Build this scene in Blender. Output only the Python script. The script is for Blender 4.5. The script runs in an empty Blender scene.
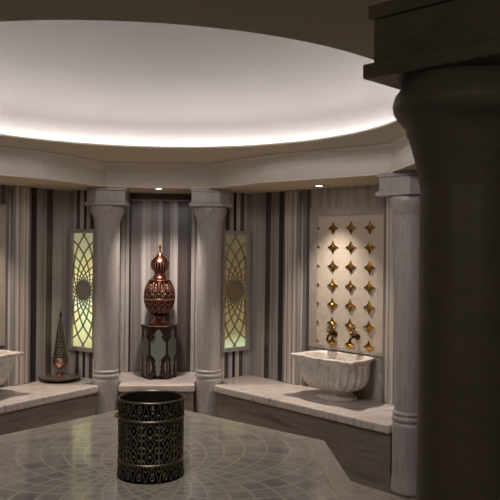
import bpy, bmesh, math, random
from mathutils import Vector, Matrix
random.seed(7)
PI = math.pi
C = bpy.context.scene.collection
sc = bpy.context.scene
sc.view_settings.view_transform = 'Standard'
sc.view_settings.look = 'None'
sc.view_settings.exposure = 0.0

# ------------------------------------------------------------------ helpers
def lin(c):
    return tuple((x/12.92 if x <= .04045 else ((x+.055)/1.055)**2.4) for x in c)
def rgb(r, g, b): return lin((r/255, g/255, b/255)) + (1,)

def obj(name, bm, mat, parent=None, smooth=False, bevel=0, loc=None, rotz=0):
    me = bpy.data.meshes.new(name)
    bm.normal_update()
    bm.to_mesh(me); bm.free()
    o = bpy.data.objects.new(name, me); C.objects.link(o)
    for m in (mat if isinstance(mat, (list, tuple)) else [mat]): me.materials.append(m)
    if smooth:
        for p in me.polygons: p.use_smooth = True
    if parent: o.parent = parent
    if loc is not None: o.location = loc
    if rotz: o.rotation_euler = (0, 0, rotz)
    if bevel:
        md = o.modifiers.new('bevel', 'BEVEL'); md.width = bevel; md.segments = 3
        md.limit_method = 'ANGLE'; md.angle_limit = math.radians(35)
    return o
def tag(o, label, cat, group=None):
    o['label'] = label; o['category'] = cat
    if group: o['group'] = group
    return o
def thing(name, label, cat, loc=(0, 0, 0), rotz=0, group=None):
    o = bpy.data.objects.new(name, None); C.objects.link(o)
    o.empty_display_size = .1
    o.location = loc; o.rotation_euler = (0, 0, rotz)
    return tag(o, label, cat, group)
def struct(name, bm, m, smooth=False, bevel=0):
    o = obj(name, bm, m, smooth=smooth, bevel=bevel); o['kind'] = 'structure'; return o

def prism(bm, pts, z0, z1):
    b = [bm.verts.new((x, y, z0)) for x, y in pts]
    t = [bm.verts.new((x, y, z1)) for x, y in pts]
    n = len(pts)
    for i in range(n): bm.faces.new((b[i], b[(i+1) % n], t[(i+1) % n], t[i]))
    bm.faces.new(list(reversed(b))); bm.faces.new(t)
    bmesh.ops.recalc_face_normals(bm, faces=bm.faces[:])
    return bm
def lathe(bm, prof, seg=48, fn=None, cap0=False, cap1=False, cx=0, cy=0):
    rows = []
    for j, (r, z) in enumerate(prof):
        row = []
        for i in range(seg):
            a = 2*PI*i/seg
            rr, zz = (fn(a, r, z, j) if fn else (r, z))
            row.append(bm.verts.new((cx+rr*math.cos(a), cy+rr*math.sin(a), zz)))
        rows.append(row)
    for j in range(len(rows)-1):
        for i in range(seg):
            k = (i+1) % seg
            bm.faces.new((rows[j][i], rows[j][k], rows[j+1][k], rows[j+1][i]))
    if cap0: bm.faces.new(list(reversed(rows[0])))
    if cap1: bm.faces.new(rows[-1])
    return bm
def tube(bm, pts, r, seg=10, cap=True):
    rings = []
    P = [Vector(p) for p in pts]
    for i, p in enumerate(P):
        d = (P[min(i+1, len(P)-1)] - P[max(i-1, 0)]).normalized()
        up = Vector((0, 0, 1)) if abs(d.z) < .9 else Vector((1, 0, 0))
        x = d.cross(up).normalized(); y = x.cross(d)
        rr = r[i] if isinstance(r, (list, tuple)) else r
        rings.append([bm.verts.new(p + x*math.cos(2*PI*k/seg)*rr + y*math.sin(2*PI*k/seg)*rr) for k in range(seg)])
    for a, b in zip(rings, rings[1:]):
        for k in range(seg): bm.faces.new((a[k], a[(k+1) % seg], b[(k+1) % seg], b[k]))
    if cap:
        bm.faces.new(list(reversed(rings[0]))); bm.faces.new(rings[-1])
    bmesh.ops.recalc_face_normals(bm, faces=bm.faces[:])
    return bm
def smoothprof(pts, n=6):
    """Catmull-Rom through (r, z) pairs"""
    out = []
    for i in range(len(pts)-1):
        p0 = pts[max(i-1, 0)]; p1 = pts[i]; p2 = pts[i+1]; p3 = pts[min(i+2, len(pts)-1)]
        for k in range(n):
            t = k/n
            out.append(tuple(.5*((2*p1[c]) + (-p0[c]+p2[c])*t + (2*p0[c]-5*p1[c]+4*p2[c]-p3[c])*t*t
                                 + (-p0[c]+3*p1[c]-3*p2[c]+p3[c])*t**3) for c in (0, 1)))
    out.append(tuple(pts[-1]))
    return [(max(r, .0005), z) for r, z in out]

# ------------------------------------------------------------------ materials
class NT:
    def __init__(s, name):
        s.m = bpy.data.materials.new(name); s.m.use_nodes = True
        s.t = s.m.node_tree; s.t.nodes.clear()
        s.out = s.t.nodes.new('ShaderNodeOutputMaterial')
    def n(s, typ, **kw):
        nd = s.t.nodes.new('ShaderNode'+typ)
        for k, v in kw.items():
            if k.startswith('_'): nd.inputs[int(k[1:])].default_value = v
            else: setattr(nd, k, v)
        return nd
    def l(s, a, b): s.t.links.new(a, b)
    def math(s, op, a, b=None, c=None):
        nd = s.t.nodes.new('ShaderNodeMath'); nd.operation = op
        for i, v in enumerate((a, b, c)):
            if v is None: continue
            if isinstance(v, (int, float)): nd.inputs[i].default_value = v
            else: s.l(v, nd.inputs[i])
        return nd.outputs[0]
    def ramp(s, fac, stops, mode='LINEAR'):
        nd = s.t.nodes.new('ShaderNodeValToRGB'); cr = nd.color_ramp; cr.interpolation = mode
        while len(cr.elements) < len(stops): cr.elements.new(.5)
        for e, (p, c) in zip(cr.elements, stops): e.position = p; e.color = c
        for e, (p, c) in zip(cr.elements, stops): e.position = p
        s.l(fac, nd.inputs[0]); return nd.outputs[0]
    def mix(s, fac, a, b, mode='MIX'):
        nd = s.t.nodes.new('ShaderNodeMix'); nd.data_type = 'RGBA'; nd.blend_type = mode
        for i, v in ((0, fac), (6, a), (7, b)):
            if isinstance(v, (int, float, tuple)): nd.inputs[i].default_value = v
            else: s.l(v, nd.inputs[i])
        return nd.outputs[2]
    def bsdf(s, col, rough=.4, metal=0, spec=.5, bump=None, bstr=.2, bdist=.01, emit=None, estr=0):
        b = s.n('BsdfPrincipled')
        if isinstance(col, tuple): b.inputs['Base Color'].default_value = col
        else: s.l(col, b.inputs['Base Color'])
        if isinstance(rough, (int, float)): b.inputs['Roughness'].default_value = rough
        else: s.l(rough, b.inputs['Roughness'])
        b.inputs['Metallic'].default_value = metal
        b.inputs['Specular IOR Level'].default_value = spec
        if bump is not None:
            bn = s.n('Bump'); bn.inputs['Strength'].default_value = bstr; bn.inputs['Distance'].default_value = bdist
            s.l(bump, bn.inputs['Height']); s.l(bn.outputs[0], b.inputs['Normal'])
        if emit is not None:
            if isinstance(emit, tuple): b.inputs['Emission Color'].default_value = emit
            else: s.l(emit, b.inputs['Emission Color'])
            if isinstance(estr, (int, float)): b.inputs['Emission Strength'].default_value = estr
            else: s.l(estr, b.inputs['Emission Strength'])
        s.l(b.outputs[0], s.out.inputs[0]); return s.m

def marble(name, c1, c2, scale=(2, 2, 2), rough=.25, dist=1.5, streak=6, spec=.5):
    t = NT(name); tc = t.n('TexCoord'); mp = t.n('Mapping'); mp.inputs['Scale'].default_value = scale
    t.l(tc.outputs['Object'], mp.inputs[0])
    nz = t.n('TexNoise'); nz.inputs['Scale'].default_value = streak; nz.inputs['Detail'].default_value = 6
    nz.inputs['Roughness'].default_value = .6; nz.inputs['Distortion'].default_value = dist*.2
    t.l(mp.outputs[0], nz.inputs[0])
    col = t.ramp(nz.outputs[0], [(.3, c2), (.48, c1), (.6, tuple(.5*(a+b) for a, b in zip(c1, c2))), (.72, c1)])
    n2 = t.n('TexNoise'); n2.inputs['Scale'].default_value = 2.0
    t.l(tc.outputs['Object'], n2.inputs[0])
    rg = t.math('MULTIPLY_ADD', n2.outputs[0], .15, rough-.07)
    return t.bsdf(col, rg, spec=spec)

M = {}
M['plaster'] = None
def plaster(name, c, rough=.8):
    t = NT(name); tc = t.n('TexCoord'); nz = t.n('TexNoise'); nz.inputs['Scale'].default_value = 1.3
    nz.inputs['Detail'].default_value = 3
    t.l(tc.outputs['Object'], nz.inputs[0])
    col = t.ramp(nz.outputs[0], [(.3, tuple(x*.95 for x in c[:3])+(1,)), (.7, c)])
    return t.bsdf(col, rough)
M['dome'] = plaster('dome_plaster', rgb(158, 153, 152))
M['cornice'] = plaster('cornice_plaster', rgb(226, 218, 208), .6)
M['soffit'] = plaster('soffit_plaster', rgb(205, 188, 165), .6)
M['ring'] = plaster('ring_plaster', rgb(206, 196, 174), .7)
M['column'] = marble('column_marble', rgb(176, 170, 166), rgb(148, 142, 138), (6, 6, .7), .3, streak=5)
M['column_shade_tint'] = marble('column_marble_with_shade', rgb(126, 117, 106), rgb(108, 100, 91), (1.5, 1.5, 5), .42, streak=3, spec=.3)  # darker copy of the column marble, foreground shade put into its colour
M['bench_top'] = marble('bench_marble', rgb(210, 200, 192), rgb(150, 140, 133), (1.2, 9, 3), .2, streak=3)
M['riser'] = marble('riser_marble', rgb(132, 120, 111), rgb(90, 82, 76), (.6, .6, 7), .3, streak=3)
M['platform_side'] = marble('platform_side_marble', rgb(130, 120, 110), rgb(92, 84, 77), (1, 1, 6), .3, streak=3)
M['basin'] = marble('basin_marble', rgb(215, 206, 196), rgb(170, 160, 152), (3, 3, 3), .28, streak=4)
M['band'] = marble('border_marble', rgb(142, 136, 126), rgb(116, 110, 102), (2, 2, 2), .22, streak=4)
M['frame'] = marble('frame_marble', rgb(168, 160, 152), rgb(146, 139, 132), (4, 4, 1), .3, streak=4)
M['panel'] = marble('panel_stone', rgb(196, 184, 168), rgb(182, 170, 154), (2, 2, 2), .3, streak=3)
M['panel_frame'] = marble('panel_frame_stone', rgb(170, 160, 150), rgb(150, 141, 132), (2, 2, 2), .3, streak=3)
M['floor'] = marble('floor_marble', rgb(140, 131, 122), rgb(110, 102, 95), (2, 2, 2), .25, streak=3)
M['shell'] = plaster('vestibule_plaster', rgb(92, 82, 72))

# stripes: uv.x runs 0..1 over the wall
LI, MI, DA, BR, BL = rgb(184, 178, 174), rgb(140, 133, 130), rgb(88, 78, 77), rgb(208, 199, 188), rgb(62, 55, 56)
ML = rgb(164, 157, 153)
def stripes(name, stops, fine=260, rough=.28):
    t = NT(name); uv = t.n('UVMap'); sx = t.n('SeparateXYZ'); t.l(uv.outputs[0], sx.inputs[0])
    tc = t.n('TexCoord'); mp = t.n('Mapping'); mp.inputs['Scale'].default_value = (1, 1, .12)
    t.l(tc.outputs['Object'], mp.inputs[0])
    nz = t.n('TexNoise'); nz.inputs['Scale'].default_value = 5; nz.inputs['Detail'].default_value = 4
    t.l(mp.outputs[0], nz.inputs[0])
    w = t.math('MULTIPLY_ADD', nz.outputs[0], .012, -.006)
    x = t.math('ADD', sx.outputs[0], w)
    base = t.ramp(x, stops, 'CONSTANT')
    n2 = t.n('TexNoise'); n2.noise_dimensions = '2D'; n2.inputs['Scale'].default_value = 1; n2.inputs['Detail'].default_value = 3
    cm = t.n('CombineXYZ')
    t.l(t.math('MULTIPLY', x, fine/6), cm.inputs[0]); t.l(t.math('MULTIPLY', sx.outputs[1], .8), cm.inputs[1])
    t.l(cm.outputs[0], n2.inputs[0])
    k = t.ramp(n2.outputs[0], [(.3, (.66, .65, .65, 1)), (.5, (.9, .9, .9, 1)), (.68, (1.1, 1.09, 1.08, 1))])
    col = t.mix(1.0, base, k, 'MULTIPLY')
    return t.bsdf(col, rough)
def st(total, items):
    """items: (end position in metres, colour) from 0"""
    out = []; p = 0
    for e, c in items: out.append((max(0, min(1, p/total)), c)); p = e
    return out

def quadwall(bm, p0, p1, z0, z1):
    uvl = bm.loops.layers.uv.verify()
    vs = [bm.verts.new((p0[0], p0[1], z0)), bm.verts.new((p1[0], p1[1], z0)),
          bm.verts.new((p1[0], p1[1], z1)), bm.verts.new((p0[0], p0[1], z1))]
    f = bm.faces.new(vs)
    for lp, u in zip(f.loops, ((0, 0), (1, 0), (1, 1), (0, 1))): lp[uvl].uv = u
    return bm

# ------------------------------------------------------------------ room frame
K = (.78875, .61471)                 # outward normal of the right slanted bay
T = (.61471, -.78875)                # along that bay, towards the viewer
def R(c, t): return (K[0]*c + T[0]*t, K[1]*c + T[1]*t)       # right bay
def L(c, t): x, y = R(c, t); return (-x, y)                  # left bay is its mirror
ZB, ZP, ZS, ZR = .46, .42, 2.303, 2.535
WALLC, FRONTC, TS = 2.606, 1.98, 1.87
TE = .62

# ------------------------------------------------------------------ shell
bm = bmesh.new(); prism(bm, [(-3.6, -5.6), (3.6, -5.6), (3.6, 3.9), (-3.6, 3.9)], -.08, 0)
struct('floor', bm, M['floor'])
bayL = WALLC  # slanted bay back walls
def mirror_items(total, items): return items
sym = [(.22, LI), (.295, DA), (.41, ML), (.51, BL), (.73, BR), (.78, MI), (.83, DA), (1.68, LI), (1.74, MI), (1.80, LI), (1.86, DA), (1.98, BR), (2.08, BL), (2.19, ML), (2.27, DA), (2.49, LI)]
for side, F in (('right', R), ('left', L)):
    m = stripes('striped_marble_bay_'+side, st(2.49, sym))
    bm = bmesh.new(); quadwall(bm, F(WALLC, -TS), F(WALLC, TE), 0, ZS)
    struct('wall_bay_'+side, bm, m)
    m2 = stripes('striped_marble_return_'+side, st(.5, [(.07, ML), (.12, DA), (.17, BR), (.22, DA), (.27, LI), (.31, BL), (.36, BR), (.41, DA), (.5, LI)]), 60, .1)
    bm = bmesh.new(); quadwall(bm, F(2.10, -TS), F(WALLC, -TS), 0, ZS)
    struct('wall_return_'+side, bm, m2)
    bm = bmesh.new(); quadwall(bm, F(2.10, TE), F(WALLC, TE), 0, ZS)
    struct('wall_end_'+side, bm, m2)
    s = 1 if side == 'right' else -1
    p = F(2.10, -TS)
    bm = bmesh.new(); quadwall(bm, p, (s*.42, 2.78), 0, ZS)
    struct('wall_pier_'+side, bm, M['frame'])
    m3 = stripes('striped_marble_jamb_'+side, st(.49, [(.1, ML), (.16, DA), (.25, LI), (.31, DA), (.4, LI), (.44, BL), (.49, ML)]), 50)
    bm = bmesh.new(); quadwall(bm, (s*.42, 2.78), (s*.42, 3.27), 0, ZS)
    struct('wall_jamb_'+side, bm, m3)
    # remaining side, towards the entrance
    q = F(2.10, TE)
    bm = bmesh.new(); quadwall(bm, q, (s*2.35, 0), 0, ZS); quadwall(bm, (s*2.35, 0), (s*2.35, -5.5), 0, ZS)
    struct('wall_side_'+side, bm, M['shell'])
mb = stripes('striped_marble_niche', st(.84, [(.03, DA), (.06, LI), (.085, MI), (.104, BL), (.207, MI), (.297, LI), (.375, MI), (.426, LI), (.504, DA), (.581, LI), (.684, DA), (.723, BL), (.76, LI), (.80, MI), (.84, LI)]), 110)
bm = bmesh.new(); quadwall(bm, (-.42, 3.27), (.42, 3.27), 0, ZS); struct('wall_back', bm, mb)
bm = bmesh.new(); quadwall(bm, (-2.35, -5.5), (2.35, -5.5), 0, ZS); struct('wall_entrance', bm, M['shell'])

# vertical marble strips and header framing the niche
for i, (x0, x1, d) in enumerate(((-.418, -.375, .035), (-.372, -.335, .02), (.305, .345, .02), (.35, .418, .035))):
    bm = bmesh.new(); prism(bm, [(x0, 3.268), (x0, 3.268-d), (x1, 3.268-d), (x1, 3.268)], ZB+.001, ZS-.002)
    struct('trim_%d' % (i+1), bm, M['column'], bevel=.006)
bm = bmesh.new(); prism(bm, [(-.334, 3.268), (-.334, 3.24), (.304, 3.24), (.304, 3.268)], 2.24, ZS-.002)
t = NT('dark_header_marble'); struct('trim_5', bm, t.bsdf(rgb(66, 56, 50), .3))
bm = bmesh.new(); prism(bm, [(-.334, 3.268), (-.334, 3.225), (.304, 3.225), (.304, 3.268)], 2.226, 2.24)
struct('trim_6', bm, M['column'])
# beige pilasters on the slanted bays
k = 7
pil_mat = stripes('pilaster_marble', st(.2, [(.03, MI), (.055, BR), (.07, ML), (.12, BR), (.135, MI), (.17, BR), (.2, ML)]), 60)
for F in (R, L):
    for (a, b) in ((-1.352, -1.145), (-.150, .035)):
        bm = bmesh.new(); uvl = bm.loops.layers.uv.verify()
        d = .045
        P = [F(WALLC-.001, a), F(WALLC-d, a), F(WALLC-d, b), F(WALLC-.001, b)]
        prism(bm, P, ZB+.001, ZS-.002)
        t0 = Vector(P[1]); t1 = Vector(P[2]); dv = (t1-t0)
        for f in bm.faces:
            for lp in f.loops:
                co = Vector(lp.vert.co[:2]); lp[uvl].uv = ((co-t0).dot(dv)/dv.length_squared, lp.vert.co.z)
        struct('trim_%d' % k, bm, pil_mat, bevel=.008); k += 1

# ------------------------------------------------------------------ soffit, cornice, ring, dome
FAS = [(-.47, 2.47), (.47, 2.47), (.88, 1.79), (1.74, .92), (1.74, -.92), (1.25, -2.76), (-1.25, -2.76), (-1.74, -.92), (-1.74, .92), (-.88, 1.79)]
RC = (.055, -.14); RR = 1.635; OV = .945   # the opening is a slightly oval ring
def oval(bm):
    for v in bm.verts: v.co.x = RC[0] + (v.co.x-RC[0])*OV
    return bm
def holed(outer, inner, z):
    bm = bmesh.new(); ed = []
    for P in (outer, inner):
        v = [bm.verts.new((x, y, z)) for x, y in P]
        for i in range(len(v)): ed.append(bm.edges.new((v[i], v[(i+1) % len(v)])))
    bmesh.ops.triangle_fill(bm, use_beauty=True, edges=ed)
    return bm
bm = holed([(-3.6, -5.6), (3.6, -5.6), (3.6, 3.9), (-3.6, 3.9)], FAS, ZS)
struct('ceiling_soffit', bm, M['soffit'])
# cornice: coved face rising from the soffit edge to the ring
bm = bmesh.new()
def off(P, d):
    out = []; n = len(P)
    for i in range(n):
        a, b, c = Vector(P[i-1]), Vector(P[i]), Vector(P[(i+1) % n])
        n1 = Vector(((b-a).y, -(b-a).x)).normalized(); n2 = Vector(((c-b).y, -(c-b).x)).normalized()
        m = (n1+n2).normalized(); out.append(tuple(b + m*(d/max(.3, m.dot(n1)))))
    return out
prof = [(0, ZS-.004), (0, ZS+.012), (-.012, ZS+.02), (-.03, ZS+.05), (-.05, ZS+.10), (-.058, ZS+.16), (-.05, ZS+.21), (-.03, ZS+.225), (-.03, ZR)]
rows = []
for d, z in prof:
    rows.append([bm.verts.new((x, y, z)) for x, y in off(FAS, d)])
for a, b in zip(rows, rows[1:]):
    for i in range(len(FAS)):
        j = (i+1) % len(FAS); bm.faces.new((a[i], a[j], b[j], b[i]))
struct('trim_20', bm, M['cornice'])
SEG = 160
circ = lambda r: [(RC[0]+OV*r*math.cos(2*PI*i/SEG), RC[1]+r*math.sin(2*PI*i/SEG)) for i in range(SEG)]
bm = holed([(-2.0, -3.1), (2.0, -3.1), (2.0, 2.7), (-2.0, 2.7)], circ(RR), ZR)
struct('ceiling_ring', bm, M['ring'], smooth=False)
bm = bmesh.new()   # lip of the cove
lathe(bm, [(RR, ZR), (RR-.008, ZR+.004), (RR-.008, ZR+.012), (RR, ZR+.016), (RR+.24, ZR+.016)], SEG, cx=RC[0], cy=RC[1])
oval(bm); struct('trim_21', bm, M['ring'], smooth=False)
bm = bmesh.new()
dome = [(RR+.24, ZR+.016), (RR+.24, ZR+.22)] + [((RR+.24)*math.cos(a), ZR+.22+.50*math.sin(a)) for a in [PI/2*i/14 for i in range(1, 14)]] + [(.001, ZR+.72)]
lathe(bm, dome, SEG, cx=RC[0], cy=RC[1])
oval(bm); struct('ceiling', bm, M['dome'], smooth=True)

def emis(name, c, s):
    t = NT(name); e = t.n('Emission'); e.inputs[0].default_value = c; e.inputs[1].default_value = s
    t.l(e.outputs[0], t.out.inputs[0]); return t.m
bm = bmesh.new(); lathe(bm, [(RR+.168, ZR+.018), (RR+.168, ZR+.026), (RR+.195, ZR+.026), (RR+.195, ZR+.018)], SEG, cx=RC[0], cy=RC[1])
oval(bm); tag(obj('cove_light_strip', bm, emis('cove_glow', (1, .97, .95, 1), 30)), 'bright white strip light running in the cove around the round dome', 'light')

# ------------------------------------------------------------------ downlights
spot_pos = [((0, 2.57), 'small round recessed downlight in the soffit above the copper urn', 95),
            ((1.42, 1.96), 'small round recessed downlight in the soffit above the right basin', 130),
            ((-1.36, 1.99), 'small round recessed downlight in the soffit at the left edge', 110)]
for (x, y), lab, pw in spot_pos:
    r = thing('ceiling_spotlight', lab, 'light', (x, y, ZS), group='recessed downlights in the soffit')
    bm = bmesh.new(); lathe(bm, [(.045, -.0005), (.045, -.006), (.034, -.008), (.032, -.0005)], 32)
    bz = obj('bezel', bm, M['cornice'], r, smooth=True)
    bm = bmesh.new(); lathe(bm, [(.001, -.005), (.0315, -.005)], 32)
    obj('lens', bm, emis('lens_glow', (1, .95, .88, 1), 20), bz)
    ld = bpy.data.lights.new('downlight', 'SPOT'); ld.energy = pw; ld.color = (1, .87, .77)
    ld.spot_size = math.radians(96); ld.spot_blend = 1.0; ld.shadow_soft_size = .025
    lo = bpy.data.objects.new('downlight', ld); C.objects.link(lo); lo.location = (x, y, ZS-.03)
    tgt = {0: (0, 3.02)}.get(x, None)
    if tgt is None:
        tgt = (x*.86, y*.90)
    dv = Vector((tgt[0]-x, tgt[1]-y, -1.6)); lo.rotation_euler = dv.to_track_quat('-Z', 'Y').to_euler()

# ------------------------------------------------------------------ benches
def bench(label, P, Q):
    r = thing('stone_bench', label, 'bench', (0, 0, 0), group=None)
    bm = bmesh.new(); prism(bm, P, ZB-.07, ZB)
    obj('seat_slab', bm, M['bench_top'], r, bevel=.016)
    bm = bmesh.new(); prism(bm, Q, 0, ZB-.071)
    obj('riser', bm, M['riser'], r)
    return r
def bayb(F):
    P = [F(FRONTC-.02, -1.65), F(FRONTC-.02, .375), F(2.16, .375), F(2.16, TE-.01), F(WALLC-.004, TE-.01), F(WALLC-.004, -TS+.004), F(2.16, -TS+.004), F(2.16, -1.65)]
    Q = [F(FRONTC+.01, -1.64), F(FRONTC+.01, .37), F(2.17, .37), F(2.17, TE-.02), F(WALLC-.006, TE-.02), F(WALLC-.006, -TS+.01), F(2.17, -TS+.01), F(2.17, -1.64)]
    return P, Q
bench('long pale marble bench under the right basin', *bayb(R))
bench('long pale marble bench under the left basin and conical censer', *bayb(L))
bench('short pale marble bench in the niche carrying the copper urn', [(-.355, 2.52), (.355, 2.52), (.355, 2.79), (.414, 2.79), (.414, 3.262), (-.414, 3.262), (-.414, 2.79), (-.355, 2.79)],
      [(-.345, 2.55), (.345, 2.55), (.345, 2.80), (.41, 2.80), (.41, 3.262), (-.41, 3.262), (-.41, 2.80), (-.345, 2.80)])

# ------------------------------------------------------------------ columns
Z0 = 1.75
CAP = [(.152, Z0+.384), (.156, Z0+.372), (.160, Z0+.355), (.158, Z0+.335), (.150, Z0+.312), (.140, Z0+.292), (.134, Z0+.28), (.134, Z0+.268), (.127, Z0+.262), (.122, Z0+.235), (.119, Z0+.20), (.117, Z0+.14)]
CAP_BIG = [(.150, Z0+.384), (.152, Z0+.366), (.164, Z0+.35), (.170, Z0+.330), (.168, Z0+.315), (.160, Z0+.300), (.146, Z0+.284), (.138, Z0+.276), (.138, Z0+.262), (.132, Z0+.252), (.125, Z0+.228), (.114, Z0+.185), (.106, Z0+.14)]
SH = [(.117, Z0+.14), (.114, Z0-.3), (.110, .63), (.110, .59)]
SH_BIG = [(.106, Z0+.14), (.106, Z0-.3), (.110, .63), (.110, .605)]
RING = [(.110, .590), (.119, .584), (.123, .575), (.119, .566), (.113, .560), (.113, .554), (.123, .548), (.129, .534), (.123, .520), (.116, .512), (.1155, .506)]
DRUM = [(.1155, .506), (.122, .498), (.124, .485), (.1235, .44), (.1225, .30), (.122, .12)]
def make_column(label, pos, ab, mats=None, cap=CAP, sh=SH):
    m = mats or M['column']
    r = thing('marble_column', label, 'column', (pos[0], pos[1], 0))
    bm = bmesh.new(); lathe(bm, [(.134, 0), (.134, .03), (.130, .05), (.128, .10), (.122, .12)], 64, cap0=True); obj('base', bm, m, r, smooth=True)
    bm = bmesh.new(); lathe(bm, list(reversed(DRUM)), 64); obj('drum', bm, m, r, smooth=True)
    bm = bmesh.new(); lathe(bm, list(reversed(smoothprof(RING, 2))), 64); obj('ring_moulding', bm, m, r, smooth=True)
    bm = bmesh.new(); lathe(bm, list(reversed(sh)), 64); obj('shaft', bm, m, r, smooth=True)
    bm = bmesh.new(); lathe(bm, list(reversed(cap)), 64, cap1=True); obj('capital', bm, m, r, smooth=True)
    bm = bmesh.new()
    def sc_(P, s): 
        return [(x*s, y*s) for x, y in P]
    e = .0
    prism(bm, sc_(ab, 1.0), Z0+.385, Z0+.419)
    prism(bm, sc_(ab, .90), Z0+.4191, Z0+.520)
    prism(bm, sc_(ab, .955), Z0+.5201, Z0+.5515)
    obj('abacus', bm, m, r, bevel=.005)
    return r
def ab_poly(s):
    # front face towards the niche bay, chamfer towards the slanted bay (s=+1: chamfer on the +x side)
    P = [(-.20, -.17), (.10, -.17), (.21, -.04), (.21, .17), (-.20, .17)]
    return P if s > 0 else [(-x, y) for x, y in reversed(P)]
def rot(P, a): c, s = math.cos(a), math.sin(a); return [(x*c-y*s, x*s+y*c) for x, y in P]
A, B = .486, 2.649
make_column('pale marble column left of the copper urn niche', (-A, B), ab_poly(-1))
make_column('pale marble column between the copper urn and the right bench', (A, B), ab_poly(1))
make_column('pale marble column at the right end of the long bench with the basin', (1.908, .83), rot(ab_poly(1), -math.radians(52)))
make_column('huge dark shadowed marble column in the right foreground', (.975, -2.722), rot([(-.172, -.172), (.172, -.172), (.172, .172), (-.172, .172)], PI/4-.06), M['column_shade_tint'], CAP_BIG, SH_BIG)

# ------------------------------------------------------------------ platform
def platform():
    P = [(-.27, 1.64), (.27, 1.64), (1.255, .655), (1.255, -.655), (.60, -1.50), (-.60, -1.50), (-1.255, -.655), (-1.255, .60)]
    P = list(reversed(P))
    r = thing('marble_platform', 'low octagonal marble platform inlaid with a radiating mosaic in the middle of the room', 'platform')
    def inset(d): 
        out = []; n = len(P)
        for i in range(n):
            a, b, c = Vector(P[i-1]), Vector(P[i]), Vector(P[(i+1) % n])
            n1 = Vector((-(b-a).y, (b-a).x)).normalized(); n2 = Vector((-(c-b).y, (c-b).x)).normalized()
            m = (n1+n2).normalized(); out.append(tuple(b+m*(d/m.dot(n1))))
        return out
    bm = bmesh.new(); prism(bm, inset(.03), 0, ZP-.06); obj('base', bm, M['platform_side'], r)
    bm = bmesh.new()
    I = inset(.115); I2 = P
    lo = [bm.verts.new((x, y, ZP-.06)) for x, y in I2]; hi = [bm.verts.new((x, y, ZP)) for x, y in I2]
    hii = [bm.verts.new((x, y, ZP)) for x, y in I]; loi = [bm.verts.new((x, y, ZP-.06)) for x, y in I]
    n = len(P)
    for i in range(n):
        j = (i+1) % n
        for a, b in ((lo, hi), (hi, hii), (hii, loi), (loi, lo)): bm.faces.new((a[i], a[j], b[j], b[i]))
    bmesh.ops.recalc_face_normals(bm, faces=bm.faces[:])
    obj('border_band', bm, M['band'], r)
    # mosaic material: interlacing circles give spiralling rhombic tiles
    t = NT('mosaic'); tc = t.n('TexCoord'); sx = t.n('SeparateXYZ'); t.l(tc.outputs['Object'], sx.inputs[0])
    X = t.math('SUBTRACT', sx.outputs[0], .105); Y = t.math('ADD', sx.outputs[1], .04)
    rr = t.math('SQRT', t.math('ADD', t.math('MULTIPLY', X, X), t.math('MULTIPLY', Y, Y)))
    th = t.math('ARCTAN2', Y, X)
    N, Rr, d = 24, .74, .58
    g = t.math('DIVIDE', t.math('ADD', t.math('MULTIPLY', rr, rr), d*d-Rr*Rr), t.math('MULTIPLY', rr, 2*d))
    g = t.math('MAXIMUM', t.math('MINIMUM', g, .9999), -.9999)
    ac = t.math('ARCCOSINE', g)
    ids = []; lines = []
    for sgn in (1, -1):
        v = t.math('MULTIPLY', t.math('MULTIPLY_ADD', ac, sgn, th), N/(2*PI))
        v = t.math('ADD', v, 200.0)
        fr = t.math('FRACT', v); dist = t.math('MINIMUM', fr, t.math('SUBTRACT', 1.0, fr))
        wid = t.math('DIVIDE', .011*N/(2*PI), t.math('MAXIMUM', rr, .05))
        lines.append(t.math('LESS_THAN', dist, wid)); ids.append(t.math('MODULO', t.math('FLOOR', v), float(N)))
    line = t.math('MAXIMUM', *lines)
    outer = t.math('GREATER_THAN', rr, Rr+d-.004)
    line = t.math('MULTIPLY', line, t.math('SUBTRACT', 1.0, outer))
    ringl = t.math('LESS_THAN', t.math('ABSOLUTE', t.math('SUBTRACT', rr, Rr+d)), .008)
    line = t.math('MAXIMUM', line, ringl)
    cm = t.n('CombineXYZ'); t.l(ids[0], cm.inputs[0]); t.l(ids[1], cm.inputs[1])
    wn = t.n('TexWhiteNoise'); wn.noise_dimensions = '3D'; t.l(cm.outputs[0], wn.inputs[0])
    tile = t.ramp(wn.outputs[0], [(0, rgb(124, 120, 116)), (.3, rgb(134, 129, 123)), (.55, rgb(142, 137, 129)), (.75, rgb(116, 113, 110)), (1, rgb(148, 142, 133))])
    nz = t.n('TexNoise'); nz.inputs['Scale'].default_value = 9; nz.inputs['Detail'].default_value = 5; nz.inputs['Distortion'].default_value = 1.2
    t.l(tc.outputs['Object'], nz.inputs[0])
    tile = t.mix(1.0, tile, t.ramp(nz.outputs[0], [(.35, (.82, .82, .82, 1)), (.6, (1.06, 1.06, 1.06, 1))]), 'MULTIPLY')
    col = t.mix(line, tile, rgb(158, 148, 132))
    m = t.bsdf(col, t.math('MULTIPLY_ADD', nz.outputs[0], .08, .08))
    J = inset(.122)
    bm = bmesh.new(); prism(bm, J, ZP-.06, ZP-.0005); obj('mosaic_top', bm, m, r)
    bm = bmesh.new()
    a = [bm.verts.new((x, y, ZP+.0004)) for x, y in inset(.112)]; b = [bm.verts.new((x, y, ZP+.0004)) for x, y in inset(.124)]
    for i in range(n):
        j = (i+1) % n; bm.faces.new((a[i], b[i], b[j], a[j]))
    bmesh.ops.recalc_face_normals(bm, faces=bm.faces[:])
    t = NT('tan_inlay'); obj('inlay_line', bm, t.bsdf(rgb(152, 134, 108), .3), r)
platform()

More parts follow.
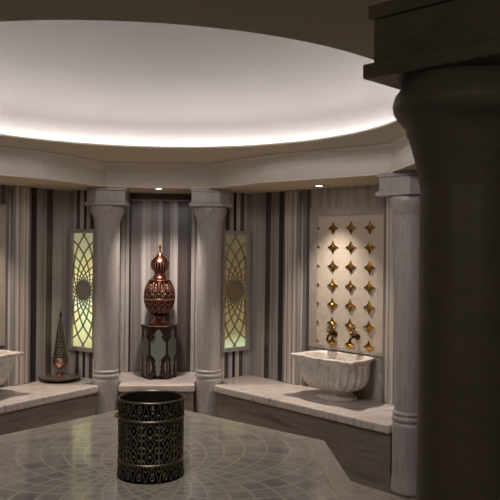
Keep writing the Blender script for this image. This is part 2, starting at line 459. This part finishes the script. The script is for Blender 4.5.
# ------------------------------------------------------------------ lanterns on the return walls
def lantern(F, lab, glassmat, flip):
    # local frame: x along wall (c), y out of wall, z up
    c0, zc = 2.382, 1.32
    p = F(c0, -TS); q = F(c0+1, -TS); s = 1 if F is R else -1
    ang = math.atan2(q[1]-p[1], q[0]-p[0])
    r = thing('lattice_light_panel', lab, 'light', (p[0], p[1], zc), ang)
    nrm = Vector(F(c0, -TS+1)) - Vector(p)     # into the bay
    side = 1 if Vector((-math.sin(ang), math.cos(ang))).dot(nrm) > 0 else -1
    W, H, gw, gh = .19, .60, .145, .56
    def bx(bm, x0, x1, y0, y1, z0, z1):
        ya, yb = sorted((side*y0, side*y1)); prism(bm, [(x0, ya), (x1, ya), (x1, yb), (x0, yb)], z0, z1)
    bm = bmesh.new()
    bx(bm, -W, -gw, .003, .05, -H, H); bx(bm, gw, W, .003, .05, -H, H)
    bx(bm, -gw, gw, .003, .05, gh, H); bx(bm, -gw, gw, .003, .05, -H, -gh)
    obj('frame', bm, M['frame'], r, bevel=.004)
    bm = bmesh.new(); bx(bm, -gw, gw, .004, .018, -gh, gh)
    obj('glass', bm, glassmat, r)
    # lattice of interlacing circle arcs
    bm = bmesh.new(); N, Rr, d = 18, .483, .40; w = .0055; yv = .026*side
    def inside(a): return abs(a[0]) < gw and abs(a[1]) < gh
    for k in range(N):
        th = 2*PI*(k+.5)/N; ox, oz = d*math.cos(th), d*math.sin(th)
        n = 260; pts = [(ox+Rr*math.cos(2*PI*i/n), oz+Rr*math.sin(2*PI*i/n)) for i in range(n+1)]
        for i in range(n):
            a, b = pts[i], pts[i+1]
            if inside(a) and inside(b):
                na = ((a[0]-ox)/Rr, (a[1]-oz)/Rr); nb = ((b[0]-ox)/Rr, (b[1]-oz)/Rr)
                rad = math.hypot(*a); ww = w*min(1, .45+rad*1.6)
                vs = []
                for yy in (yv-.006, yv+.006):
                    vs.append([bm.verts.new((u[0]+sg*ww*nn[0], yy, u[1]+sg*ww*nn[1])) for u, nn, sg in ((a, na, 1), (b, nb, 1), (b, nb, -1), (a, na, -1))])
                f, g = vs
                bm.faces.new(f); bm.faces.new(list(reversed(g)))
                for e in (0, 2): bm.faces.new((f[e], g[e], g[(e+1) % 4], f[(e+1) % 4]))
    bmesh.ops.recalc_face_normals(bm, faces=bm.faces[:])
    obj('lattice', bm, M['lattice'], r)
    bm = bmesh.new(); n = 48
    pr = [bm.verts.new((.083*math.cos(2*PI*i/n), yv+side*.008, .083*math.sin(2*PI*i/n))) for i in range(n)]
    pb = [bm.verts.new((.083*math.cos(2*PI*i/n), yv-side*.008, .083*math.sin(2*PI*i/n))) for i in range(n)]
    bm.faces.new(pr); bm.faces.new(list(reversed(pb)))
    for i in range(n): bm.faces.new((pr[i], pr[(i+1) % n], pb[(i+1) % n], pb[i]))
    bmesh.ops.recalc_face_normals(bm, faces=bm.faces[:])
    obj('rosette_disc', bm, M['disc'], r)
    return r
M['lattice'] = NT('lattice_stone').bsdf(rgb(158, 150, 128), .5)
M['disc'] = M['frame']
def glass(name, ramp, stren):
    t = NT(name); tc = t.n('TexCoord'); sx = t.n('SeparateXYZ'); t.l(tc.outputs['Object'], sx.inputs[0])
    z = t.math('MULTIPLY_ADD', sx.outputs[2], 1/1.12, .5)
    col = t.ramp(z, ramp)
    vo = t.n('TexVoronoi'); vo.inputs['Scale'].default_value = 9; t.l(tc.outputs['Object'], vo.inputs[0])
    bw = t.n('RGBToBW'); t.l(vo.outputs['Color'], bw.inputs[0])
    tint = t.ramp(bw.outputs[0], [(.2, (1.0, .82, .5, 1)), (.45, (1, 1, .85, 1)), (.7, (.85, 1, .82, 1))])
    col = t.mix(.75, col, t.mix(1.0, col, tint, 'MULTIPLY'))
    return t.bsdf(rgb(60, 58, 40), .3, emit=col, estr=stren)
gl = glass('lit_green_glass', [(0, rgb(205, 196, 150)), (.12, rgb(226, 226, 172)), (.3, rgb(246, 244, 200)), (.45, rgb(255, 252, 230)), (.58, rgb(250, 240, 196)), (.68, rgb(214, 204, 152)), (.85, rgb(168, 160, 126)), (1, rgb(142, 140, 116))], 1.05)
gr_ = glass('dim_amber_glass', [(0, rgb(232, 236, 205)), (.06, rgb(215, 208, 170)), (.12, rgb(166, 150, 112)), (.35, rgb(146, 128, 94)), (.6, rgb(126, 108, 80)), (.8, rgb(112, 96, 74)), (1, rgb(104, 90, 72))], .75)
lantern(L, 'glowing green and yellow lattice light panel on the wall left of the urn niche', gl, False)
M['lattice'] = NT('lattice_stone_amber').bsdf(rgb(150, 132, 104), .5)
M['disc'] = M['lattice']
lantern(R, 'dim amber lattice light panel on the wall right of the urn niche', gr_, True)

# ------------------------------------------------------------------ star panels
t = NT('gold'); M['gold'] = t.bsdf(rgb(176, 136, 62), .2, 1.0)
def frame_of(F):
    """matrix placing local (x along wall, y into the room, z up); mirrored bays get their own x sign"""
    p = Vector(F(WALLC, 0)); q = Vector(F(WALLC, 1)); tdir = (q-p)
    n = Vector(F(WALLC-1, 0)) - p
    return p, tdir, n
def star_mesh(sx=.064, sz=.062, h=.022, clip=None):
    bm = bmesh.new(); n = 6; outl = []
    corners = [(sx, 0), (0, sz), (-sx, 0), (0, -sz)]
    for i in range(4):
        a, b = corners[i], corners[(i+1) % 4]
        for k in range(n):
            u = k/n; x = a[0]*(1-u)+b[0]*u; z = a[1]*(1-u)+b[1]*u
            f = 1-.30*math.sin(PI*u)
            outl.append((x*f, z*f))
    ctr = bm.verts.new((0, h, 0))
    rings = []
    for sc_, hh in ((1, 0), (.97, .006), (.42, .013), (.30, .018)):
        rings.append([bm.verts.new((x*sc_, hh, z*sc_)) for x, z in outl])
    m = len(outl)
    for a, b in zip(rings, rings[1:]):
        for i in range(m): bm.faces.new((a[i], a[(i+1) % m], b[(i+1) % m], b[i]))
    for i in range(m): bm.faces.new((rings[-1][i], rings[-1][(i+1) % m], ctr))
    bm.faces.new(list(reversed(rings[0])))
    bmesh.ops.recalc_face_normals(bm, faces=bm.faces[:])
    if clip is not None:
        lo, hi = clip
        if lo is not None:
            g = bm.verts[:]+bm.edges[:]+bm.faces[:]
            bmesh.ops.bisect_plane(bm, geom=g, plane_co=(lo, 0, 0), plane_no=(-1, 0, 0), clear_outer=True)
        if hi is not None:
            g = bm.verts[:]+bm.edges[:]+bm.faces[:]
            bmesh.ops.bisect_plane(bm, geom=g, plane_co=(hi, 0, 0), plane_no=(1, 0, 0), clear_outer=True)
    return bm
SHIFT = {'R': 0.0, 'L': -.06}
def star_panel(F, lab, sh):
    p, td, n = frame_of(F)
    sh += .026; t0, t1, z0, z1 = -1.045+sh, -.187+sh, .842, 2.122
    o = p + td*((t0+t1)/2)
    ang = math.atan2(n.y, n.x) - PI/2          # local +y = into the room
    lx = Vector((math.cos(ang), math.sin(ang)))
    sg = 1 if lx.dot(td) > 0 else -1
    r = thing('star_panel', lab, 'wall panel', (o.x, o.y, z0), ang)
    hw = (t1-t0)/2; H = z1-z0
    def bx(bm, x0, x1, y0, y1, za, zb): prism(bm, [(x0, y0), (x1, y0), (x1, y1), (x0, y1)], za, zb)
    fw = .098
    bm = bmesh.new()
    bx(bm, -hw, -hw+fw, .003, .028, 0, H); bx(bm, hw-.004, hw, .003, .028, 0, H)
    bx(bm, -hw+fw, hw-.004, .003, .028, H-.07, H); bx(bm, -hw+fw, hw-.004, .003, .028, 0, .035)
    if sg < 0:
        bmesh.ops.scale(bm, vec=(-1, 1, 1), verts=bm.verts[:]); bmesh.ops.recalc_face_normals(bm, faces=bm.faces[:])
    obj('frame', bm, M['panel_frame'], r, bevel=.005)
    bm = bmesh.new(); bx(bm, -hw+fw, hw-.004, .003, .018, .035, H-.07)
    if sg < 0:
        bmesh.ops.scale(bm, vec=(-1, 1, 1), verts=bm.verts[:]); bmesh.ops.recalc_face_normals(bm, faces=bm.faces[:])
    obj('panel_face', bm, M['panel'], r)
    x_lo, x_hi = -hw+fw, hw-.004
    full = None; cache = {}
    for row in range(7):
        z = 1.9356 - .1718*row - z0
        for i in range(5):
            x = (-.972+.2097*i+sh) - (t0+t1)/2
            x += {0: -.012, 4: .008}.get(i, 0); key = i if i in (0, 4) else 'f'
            if key not in cache:
                clip = None
                if i == 0: clip = (x_lo-x, None)
                if i == 4: clip = (None, x_hi-x)
                bm = star_mesh(clip=clip)
                if sg < 0:
                    bmesh.ops.scale(bm, vec=(-1, 1, 1), verts=bm.verts[:]); bmesh.ops.recalc_face_normals(bm, faces=bm.faces[:])
                me = bpy.data.meshes.new('gold_star'); bm.to_mesh(me); bm.free(); me.materials.append(M['gold']); cache[key] = me
            s_ = bpy.data.objects.new('gold_star', cache[key]); C.objects.link(s_); s_.parent = r
            s_.location = (sg*x, .0185, z)
    return r
star_panel(R, 'cream wall panel set with rows of gold stars behind the right basin', 0)
star_panel(L, 'cream wall panel at the left edge behind the left basin', -.06)

# ------------------------------------------------------------------ basins
def basin_mesh():
    """local x along the wall, +y towards the room, z up from the bench; rim at .35"""
    a0, b0 = .345, .225
    def plan(th, s, ear):
        # superellipse with pointed ears at the corners
        c, sn = math.cos(th), math.sin(th)
        p = 2.35
        r = 1/((abs(c)/a0)**p + (abs(sn)/b0)**p)**(1/p)
        r *= s
        if ear:
            for e, w, h in ((math.radians(30), .15, .075), (math.radians(150), .15, .085), (math.radians(213), .17, .03), (math.radians(-33), .17, .02)):
                d = (th-e+PI) % (2*PI)-PI
                r += ear*h*math.exp(-(d/w)**2)
                r -= ear*.012*(math.exp(-((d-.36)/.12)**2)+math.exp(-((d+.36)/.12)**2))
        return r
    n = 240
    levels = [  # (scale, z, ear, flute)
        (.30, .070, 0, 0), (.50, .071, 0, 0), (.66, .080, 0, .3), (.78, .100, 0, .8), (.86, .13, 0, 1), (.92, .165, 0, 1), (.95, .205, 0, 1), (.965, .245, .1, 1), (.965, .275, .2, .9), (.965, .298, .3, .5), (.96, .312, .4, 0),
        (.965, .320, .6, 0), (1.0, .328, 1, 0), (1.015, .336, 1, 0), (1.015, .348, 1, 0), (1.0, .355, 1, 0), (.94, .358, .9, 0), (.90, .357, .55, 0), (.87, .351, .3, 0),
        (.85, .335, .15, 0), (.83, .28, 0, 0), (.76, .21, 0, 0), (.62, .16, 0, 0), (.40, .13, 0, 0), (.15, .12, 0, 0), (.01, .12, 0, 0)]
    bm = bmesh.new(); rows = []
    for s, z, ear, fl in levels:
        row = []
        for i in range(n):
            th = 2*PI*i/n
            r = plan(th, s, ear)
            x, y = r*math.cos(th), r*math.sin(th)
            if fl:
                # flutes evenly spaced along the perimeter
                k = abs(math.sin(th*15))
                q = 1 - .085*fl*(1-k)**1.4
                x *= q; y *= q
            if y < -.2: y = -.2
            row.append(bm.verts.new((x, y, z)))
        rows.append(row)
    for a, b in zip(rows, rows[1:]):
        for i in range(n): bm.faces.new((a[i], a[(i+1) % n], b[(i+1) % n], b[i]))
    bm.faces.new(list(reversed(rows[0]))); bm.faces.new(rows[-1])
    return bm
def add_basin(F, lab, tc):
    p, td, n = frame_of(F)
    c = 2.385
    o = Vector(F(c, tc)); ang = math.atan2(n.y, n.x) - PI/2
    r = thing('marble_basin', lab, 'basin', (o.x, o.y, ZB), ang); n_ = 0
    obj('bowl', basin_mesh(), M['basin'], r, smooth=True, loc=(0, 0, .012))
    bm = bmesh.new()
    lathe(bm, smoothprof([(.175, .001), (.175, .022), (.16, .032), (.135, .05), (.15, .096)], 4), 64, cap0=True, cy=-.035)
    bmesh.ops.scale(bm, vec=(1.1, .9, 1), verts=bm.verts[:])
    obj('foot', bm, M['basin'], r, smooth=True)
    return r
add_basin(R, 'white fluted marble basin on the right bench below the gold stars', -.53)
add_basin(L, 'white fluted marble basin cut off by the left edge', -.62)

# ------------------------------------------------------------------ taps
M['brass'] = NT('aged_brass').bsdf(rgb(120, 92, 62), .3, 1.0)
M['tapdark'] = NT('dark_bronze').bsdf(rgb(74, 54, 40), .35, 1.0)
def add_tap(F, lab, tt):
    p, td, n = frame_of(F)
    o = Vector(F(WALLC-.019, tt)); ang = math.atan2(n.y, n.x) - PI/2
    r = thing('basin_tap', lab, 'tap', (o.x, o.y, .985), ang)
    bm = bmesh.new(); tube(bm, [(0, .001, 0), (0, .008, 0), (0, .012, 0), (0, .02, 0)], [.03, .03, .024, .012], 20); obj('escutcheon', bm, M['tapdark'], r, smooth=True)
    bm = bmesh.new(); tube(bm, [(0, .016, 0), (0, .05, .002), (0, .075, .0), (0, .095, -.014), (0, .103, -.036), (0, .104, -.055)], [.012, .013, .014, .013, .011, .012], 16); obj('spout', bm, M['tapdark'], r, smooth=True)
    bm = bmesh.new(); tube(bm, [(0, .055, .012), (0, .055, .03), (0, .055, .036), (0, .055, .046)], [.008, .008, .014, .006], 12)
    stm = obj('stem', bm, M['tapdark'], r, smooth=True)
    bm = bmesh.new(); n_ = 28
    pts = [(.034*math.cos(2*PI*i/n_), .055+.034*math.sin(2*PI*i/n_), .052) for i in range(n_+1)]
    tube(bm, pts, .0065, 8, cap=False)
    for k in range(5):
        a = 2*PI*k/5; tube(bm, [(0, .055, .050), (.034*math.cos(a), .055+.034*math.sin(a), .052)], .005, 8)
    bmesh.ops.rotate(bm, cent=(0, .055, .04), matrix=Matrix.Rotation(-.9, 3, 'X'), verts=bm.verts[:])
    obj('hand_wheel', bm, M['brass'], stm, smooth=True)
add_tap(R, 'left one of two dark bronze taps above the right basin', -.70)
add_tap(R, 'right one of two dark bronze taps above the right basin', -.44)

# ------------------------------------------------------------------ ornamented metal
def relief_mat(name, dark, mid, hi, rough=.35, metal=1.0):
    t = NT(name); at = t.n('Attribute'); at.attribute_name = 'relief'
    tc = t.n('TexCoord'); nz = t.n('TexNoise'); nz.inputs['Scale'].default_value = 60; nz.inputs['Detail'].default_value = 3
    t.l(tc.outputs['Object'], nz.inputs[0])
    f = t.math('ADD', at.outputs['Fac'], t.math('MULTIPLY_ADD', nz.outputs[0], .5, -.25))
    col = t.ramp(f, [(.15, dark), (.55, mid), (.95, hi)])  # raised relief lightened, a highlight put into the metal's colour
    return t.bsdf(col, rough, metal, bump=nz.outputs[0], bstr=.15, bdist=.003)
def sstep(x, a, b):
    x = max(0, min(1, (x-a)/(b-a))); return x*x*(3-2*x)
def ridge(d, w): return 1-sstep(abs(d), w*.4, w)
def motif_arch(u, v):
    """0..1 tile: pointed arch with leaf and dots"""
    x = abs(u-.5)*2
    h = 0
    ax = 1-(v)**2.2*.95
    h = max(h, ridge(x-ax*.86, .13))
    h = max(h, ridge(math.hypot(x, (v-.35)*1.6)-.34, .12))
    h = max(h, 1-sstep(math.hypot(x*1.2, (v-.35)*2.2), .12, .24))
    h = max(h, ridge(math.hypot(x-1, (v-.9)*1.6)-.3, .12))
    h = max(h, ridge(x-.15-.1*math.sin(v*20), .07)*sstep(v, .55, .65))
    return h
def motif_panel(u, v):
    """tall panel: medallion chain with scrolls"""
    x = abs(u-.5)*2; h = 0
    h = max(h, ridge(x-.95, .1))
    for c in (.18, .5, .82):
        dy = (v-c)*3.1
        h = max(h, ridge(abs(x)*.9+abs(dy)*.9-.5, .11))
        h = max(h, 1-sstep(math.hypot(x, dy), .08, .2))
        h = max(h, ridge(math.hypot(x-.75, dy-.5)-.22, .1))
        h = max(h, ridge(math.hypot(x-.75, dy+.5)-.22, .1))
    h = max(h, ridge(x-.45-.25*math.sin(v*25), .08))
    return h
def relief_cyl(name, mat, parent, prof, fn, amp, seg):
    """prof list of (r,z); fn(u,j,z)->0..1 height; adds a 'relief' vertex attribute"""
    bm = bmesh.new(); vals = []
    for j, (r, z) in enumerate(prof):
        for i in range(seg):
            a = 2*PI*i/seg; h = fn(i/seg, j, z)
            rr = r+amp*h; bm.verts.new((rr*math.cos(a), rr*math.sin(a), z)); vals.append(h)
    bm.verts.ensure_lookup_table(); V = bm.verts
    for j in range(len(prof)-1):
        for i in range(seg):
            k_ = (i+1) % seg
            bm.faces.new((V[j*seg+i], V[j*seg+k_], V[(j+1)*seg+k_], V[(j+1)*seg+i]))
    o = obj(name, bm, mat, parent, smooth=True)
    at = o.data.attributes.new('relief', 'FLOAT', 'POINT'); at.data.foreach_set('value', vals)
    return o
# the embossed bucket on the platform
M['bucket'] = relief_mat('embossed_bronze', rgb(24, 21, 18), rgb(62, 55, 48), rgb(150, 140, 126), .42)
t = NT('bucket_lining'); M['lining'] = t.bsdf(rgb(60, 50, 40), .5, .8)
M['rimmetal'] = NT('worn_rim_bronze').bsdf(rgb(128, 118, 104), .35, 1.0)
def bucket():
    r = thing('embossed_bucket', 'dark embossed bronze bucket standing on the mosaic platform', 'bucket', (.105, -.04, ZP), .3)
    S = 480; N1 = 12
    def zs(a, b, n): return [a+(b-a)*i/n for i in range(n+1)]
    def body(z):
        return .186 + .006*sstep(.06-z, 0, .06)
    P = [(body(z), z) for z in zs(.004, .092, 36)]
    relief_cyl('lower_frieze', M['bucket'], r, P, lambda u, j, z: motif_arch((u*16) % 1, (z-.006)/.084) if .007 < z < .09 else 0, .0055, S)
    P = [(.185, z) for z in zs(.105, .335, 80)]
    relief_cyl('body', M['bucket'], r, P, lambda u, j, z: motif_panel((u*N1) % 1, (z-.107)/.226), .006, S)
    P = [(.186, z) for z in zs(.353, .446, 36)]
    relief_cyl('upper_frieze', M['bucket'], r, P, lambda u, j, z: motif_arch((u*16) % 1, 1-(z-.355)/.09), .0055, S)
    for z0_, nm in ((.098, 'band'), (.344, 'band')):
        bm = bmesh.new(); lathe(bm, [(.182, z0_-.009), (.191, z0_-.008), (.1955, z0_-.003), (.1955, z0_+.003), (.191, z0_+.008), (.182, z0_+.009)], 120)
        band = obj(nm, bm, M['rimmetal'], r, smooth=True)
    bm = bmesh.new(); lathe(bm, smoothprof([(.183, .442), (.193, .444), (.195, .452), (.190, .457), (.184, .455), (.180, .445)], 3), 120)
    obj('rim', bm, M['rimmetal'], r, smooth=True)
    bm = bmesh.new(); lathe(bm, [(.19, .006), (.196, .003), (.194, 0), (.001, 0)], 96); obj('base', bm, M['bucket'], r, smooth=True)
    bm = bmesh.new(); lathe(bm, [(.001, .012), (.176, .012), (.1795, .03), (.1795, .448)], 120); obj('lining', bm, M['lining'], r, smooth=True)
    # small side handle on the upper band
    a = math.radians(176)-.3
    bm = bmesh.new(); tube(bm, [((.190+x)*math.cos(a)-y*math.sin(a), (.190+x)*math.sin(a)+y*math.cos(a), .345+z) for x, y, z in
                     ((0, -.05, 0), (.008, -.045, .003), (.014, -.02, .004), (.014, .02, .004), (.008, .045, .003), (0, .05, 0))], .006, 10)
    obj('handle', bm, M['rimmetal'], band, smooth=True)
bucket()

# ------------------------------------------------------------------ urn and its pedestal
M['copper'] = relief_mat('embossed_copper', rgb(44, 24, 20), rgb(112, 70, 56), rgb(200, 156, 136), .34)
M['copper_plain'] = NT('polished_copper').bsdf(rgb(140, 90, 74), .3, 1.0)
def urn():
    zt = .982
    r = thing('copper_urn', 'tall embossed copper urn with domed lid on the dark hexagonal pedestal', 'urn', (-.003, 2.935, zt))
    z = lambda q: q-zt
    def prf(pts, n): return [(a, z(b)) for a, b in smoothprof(pts, n)]
    bm = bmesh.new(); lathe(bm, prf([(.098, .9825), (.098, .992), (.085, 1.002), (.062, 1.03), (.046, 1.052), (.05, 1.07)], 5), 64, cap0=True); obj('foot', bm, M['copper_plain'], r, smooth=True)
    bp = prf([(.05, 1.07), (.085, 1.095), (.125, 1.15), (.147, 1.215), (.150, 1.27), (.142, 1.33), (.122, 1.385), (.108, 1.41)], 14)
    def rel(u, j, zz):
        q = (zz+zt-1.09)/(1.40-1.09)
        if q < 0 or q > 1: return 0
        if q < .42: return motif_arch((u*14) % 1, q/.42)
        if q < .52: return ridge(q-.47, .05)
        return motif_arch((u*14+.5) % 1, 1-(q-.52)/.48)
    relief_cyl('body', M['copper'], r, bp, rel, .006, 320)
    bm = bmesh.new(); lathe(bm, prf([(.108, 1.41), (.112, 1.418), (.108, 1.426), (.09, 1.434), (.068, 1.45), (.056, 1.475), (.055, 1.495), (.066, 1.517), (.078, 1.53)], 5), 64)
    obj('neck', bm, M['copper_plain'], r, smooth=True)
    lp = prf([(.078, 1.53), (.087, 1.555), (.088, 1.58), (.085, 1.598)], 8)
    relief_cyl('collar', M['copper'], r, lp, lambda u, j, zz: ridge(((u*20) % 1)-.5, .3), .003, 240)
    bm = bmesh.new(); lathe(bm, prf([(.085, 1.598), (.088, 1.604), (.080, 1.615), (.062, 1.637), (.038, 1.66), (.022, 1.68), (.012, 1.705), (.009, 1.725), (.008, 1.735)], 5), 64); lid = obj('lid', bm, M['copper_plain'], r, smooth=True)
    bm = bmesh.new(); lathe(bm, prf([(.006, 1.733), (.013, 1.738), (.016, 1.75), (.012, 1.763), (.004, 1.77), (.0006, 1.778)], 4), 24); obj('finial', bm, M['gold'], lid, smooth=True)
urn()
def wood(name, c):
    t = NT(name); tc = t.n('TexCoord'); nz = t.n('TexNoise'); nz.inputs['Scale'].default_value = 14
    t.l(tc.outputs['Object'], nz.inputs[0])
    return t.bsdf(t.ramp(nz.outputs[0], [(.3, tuple(x*.6 for x in c[:3])+(1,)), (.7, c)]), .3)
M['wood'] = wood('dark_red_wood', rgb(56, 30, 25))
M['inlay'] = marble('pale_green_inlay', rgb(128, 132, 124), rgb(98, 103, 97), (6, 6, 6), .3, streak=4)
def pedestal():
    s = .177; H = .515
    r = thing('hexagonal_pedestal', 'dark carved wooden hexagonal pedestal with pale inlaid panels under the urn', 'pedestal', (-.003, 2.935, ZB), 0)
    hexa = [(s*math.cos(PI/3*i), s*math.sin(PI/3*i)) for i in range(6)]
    ap = s*math.cos(PI/6)
    bm = bmesh.new(); prism(bm, [(x*.985, y*.985) for x, y in hexa], .05, H-.02)
    obj('core', bm, M['wood'], r)
    bm = bmesh.new(); prism(bm, [(x*1.03, y*1.03) for x, y in hexa], H-.02, H+.006); top = obj('top', bm, M['wood'], r, bevel=.005)
    bm = bmesh.new(); rimp = [(x*1.035, y*1.035) for x, y in hexa]
    tube(bm, [(x, y, H+.003) for x, y in rimp+[rimp[0]]], .0035, 8, cap=False)
    obj('copper_edge', bm, M['copper_plain'], top)
    for i in range(6):
        a, b = Vector(hexa[i]), Vector(hexa[(i+1) % 6]); d = (b-a).normalized(); mid = (a+b)/2; nn = mid.normalized()
        def at(x, y, z): return (mid.x*.985+d.x*x+nn.x*y, mid.y*.985+d.y*x+nn.y*y, z)
        # corner legs below the apron, cut to an arch
        w = s/2
        def plate(name, outl, y0, y1, mat):
            bm = bmesh.new()
            f = [bm.verts.new(at(x, y1, z)) for x, z in outl]; g = [bm.verts.new(at(x, y0, z)) for x, z in outl]
            bm.faces.new(f); bm.faces.new(list(reversed(g))); n = len(outl)
            for k in range(n): bm.faces.new((f[k], g[k], g[(k+1) % n], f[(k+1) % n]))
            bmesh.ops.recalc_face_normals(bm, faces=bm.faces[:])
            bmesh.ops.triangulate(bm, faces=[f for f in bm.faces if len(f.verts) > 4])
            return obj(name, bm, mat, r)
        # pale panel: pointed top, full middle, waisted and pointed foot
        half = [(0, .03), (.018, .055), (.012, .08), (.03, .10), (.02, .13), (.034, .15), (.026, .19), (.05, .225), (.072, .245), (.072, .37), (.05, .385), (.034, .41), (.05, .435), (.028, .455), (.022, .475), (0, .495)]
        outl = half + [(-x, z) for x, z in reversed(half[1:-1])]
        plate('inlay_panel', outl, .001, .004, M['inlay'])
        # side strips of inlay at the lower corners
        for sg in (-1, 1):
            q = [(.078, .06), (.078, .19), (.066, .17), (.058, .12), (.066, .09)]
            plate('corner_inlay', [(sg*x, z) for x, z in q], .001, .004, M['inlay'])
            # two scrolls of carved wood at the top
            bm = bmesh.new(); pts = []
            for k in range(22):
                th = k/21*3.6*PI/2; rad = .024*(1-k/26)
                pts.append(at(sg*(.05+rad*math.cos(th)*.9-.004), .006, .425-rad*math.sin(th)))
            tube(bm, pts, .0055, 8); obj('scroll', bm, M['wood'], r, smooth=True)
        lo = [(-w+.004, .05), (-w+.004, 0), (-w+.03, 0), (-w+.034, .022), (-w+.05, .038), (0, .046), (w-.05, .038), (w-.034, .022), (w-.03, 0), (w-.004, 0), (w-.004, .05)]
        plate('foot_rail', lo, -.012, .003, M['wood'])
pedestal()

# ------------------------------------------------------------------ censer on its tray
M['censer'] = relief_mat('pierced_brass', rgb(30, 27, 24), rgb(100, 92, 80), rgb(205, 192, 170), .35)
M['traymetal'] = NT('silvered_tray').bsdf(rgb(205, 194, 182), .38, 1.0)
M['bronze'] = NT('warm_bronze').bsdf(rgb(165, 132, 112), .25, 1.0)
cpos = (-.935, 2.765)
def tray_and_censer():
    r = thing('metal_tray', 'round silvered tray with dark edge on the left bench under the censer', 'tray', (cpos[0], cpos[1], ZB))
    bm = bmesh.new(); lathe(bm, smoothprof([(.001, .001), (.11, .001), (.15, .006), (.185, .020), (.192, .030)], 3) + [(.194, .034), (.190, .037)], 72); obj('base', bm, M['tapdark'], r, smooth=True)
    bm = bmesh.new(); lathe(bm, smoothprof([(.190, .037), (.17, .035), (.13, .042), (.085, .050), (.05, .058), (.001, .060)], 4), 72); obj('plate', bm, M['traymetal'], r, smooth=True)
    zt = ZB+.061
    r = thing('conical_censer', 'pointed pierced brass censer standing on the tray at left', 'censer', (cpos[0], cpos[1], zt))
    bm = bmesh.new(); lathe(bm, smoothprof([(.045, .0005), (.042, .006), (.022, .014), (.012, .03), (.010, .045), (.018, .052), (.012, .06), (.016, .07)], 4), 40, cap0=True); obj('stem', bm, M['bronze'], r, smooth=True)
    bm = bmesh.new(); lathe(bm, smoothprof([(.018, .066), (.048, .074), (.068, .098), (.075, .128), (.068, .145), (.076, .150), (.076, .160), (.064, .164)], 4), 56); obj('bowl', bm, M['bronze'], r, smooth=True)
    hz = .60-.164
    pr = [(.064-(.064-.006)*(i/90)**.95, .164+hz*i/90) for i in range(91)]
    def rel(u, j, z):
        q = (z-.164)/hz
        v = q*9; row = int(v); uu = u*8 + (.5 if row % 2 else 0)
        return motif_arch(uu % 1, v % 1) if q < .9 else 0
    lid = relief_cyl('lid', M['censer'], r, pr, rel, .003, 200)
    bm = bmesh.new(); lathe(bm, smoothprof([(.006, .598), (.010, .604), (.011, .612), (.005, .622), (.004, .63), (.008, .638), (.004, .648), (.0006, .656)], 4), 20); obj('finial', bm, M['bronze'], lid, smooth=True)
tray_and_censer()

# ------------------------------------------------------------------ world and camera
w = bpy.data.worlds.new('dim_interior'); sc.world = w; w.use_nodes = True
w.node_tree.nodes['Background'].inputs[0].default_value = (.02, .018, .015, 1)
w.node_tree.nodes['Background'].inputs[1].default_value = 1
cam = bpy.data.cameras.new('camera'); cam.lens = 728.49*36/500; cam.sensor_width = 36; cam.clip_start = .05
co = bpy.data.objects.new('camera', cam); C.objects.link(co); sc.camera = co
mw = Matrix.Translation((.3627, -4.3377, 1.75)) @ Matrix.Rotation(-.0727, 4, 'Z') @ Matrix.Rotation(PI/2-.0028, 4, 'X') @ Matrix.Rotation(.0101, 4, 'Z')
co.matrix_world = mw
sc.cycles.diffuse_bounces = 6
ld = bpy.data.lights.new('added_dome_fill', 'AREA'); ld.shape = 'DISK'; ld.size = .9; ld.energy = 28; ld.color = (1, .955, .945)  # unseen fill light added inside the dome to lift the room
lo = bpy.data.objects.new('added_dome_fill', ld); C.objects.link(lo); lo.location = (0, -1.0, 2.93)
lo.rotation_euler = Vector((0, 1.2, -2)).to_track_quat('-Z', 'Y').to_euler()
for (x, y, z, e, rad) in ((-.9, -4.9, 2.15, 9, .25), (.9, -4.9, 2.15, 7, .25)):  # unseen fill lights added behind the camera for overall brightness
    ld = bpy.data.lights.new('added_vestibule_fill', 'POINT'); ld.energy = e; ld.color = (1, .90, .82); ld.shadow_soft_size = rad
    lo = bpy.data.objects.new('added_vestibule_fill', ld); C.objects.link(lo); lo.location = (x, y, z)
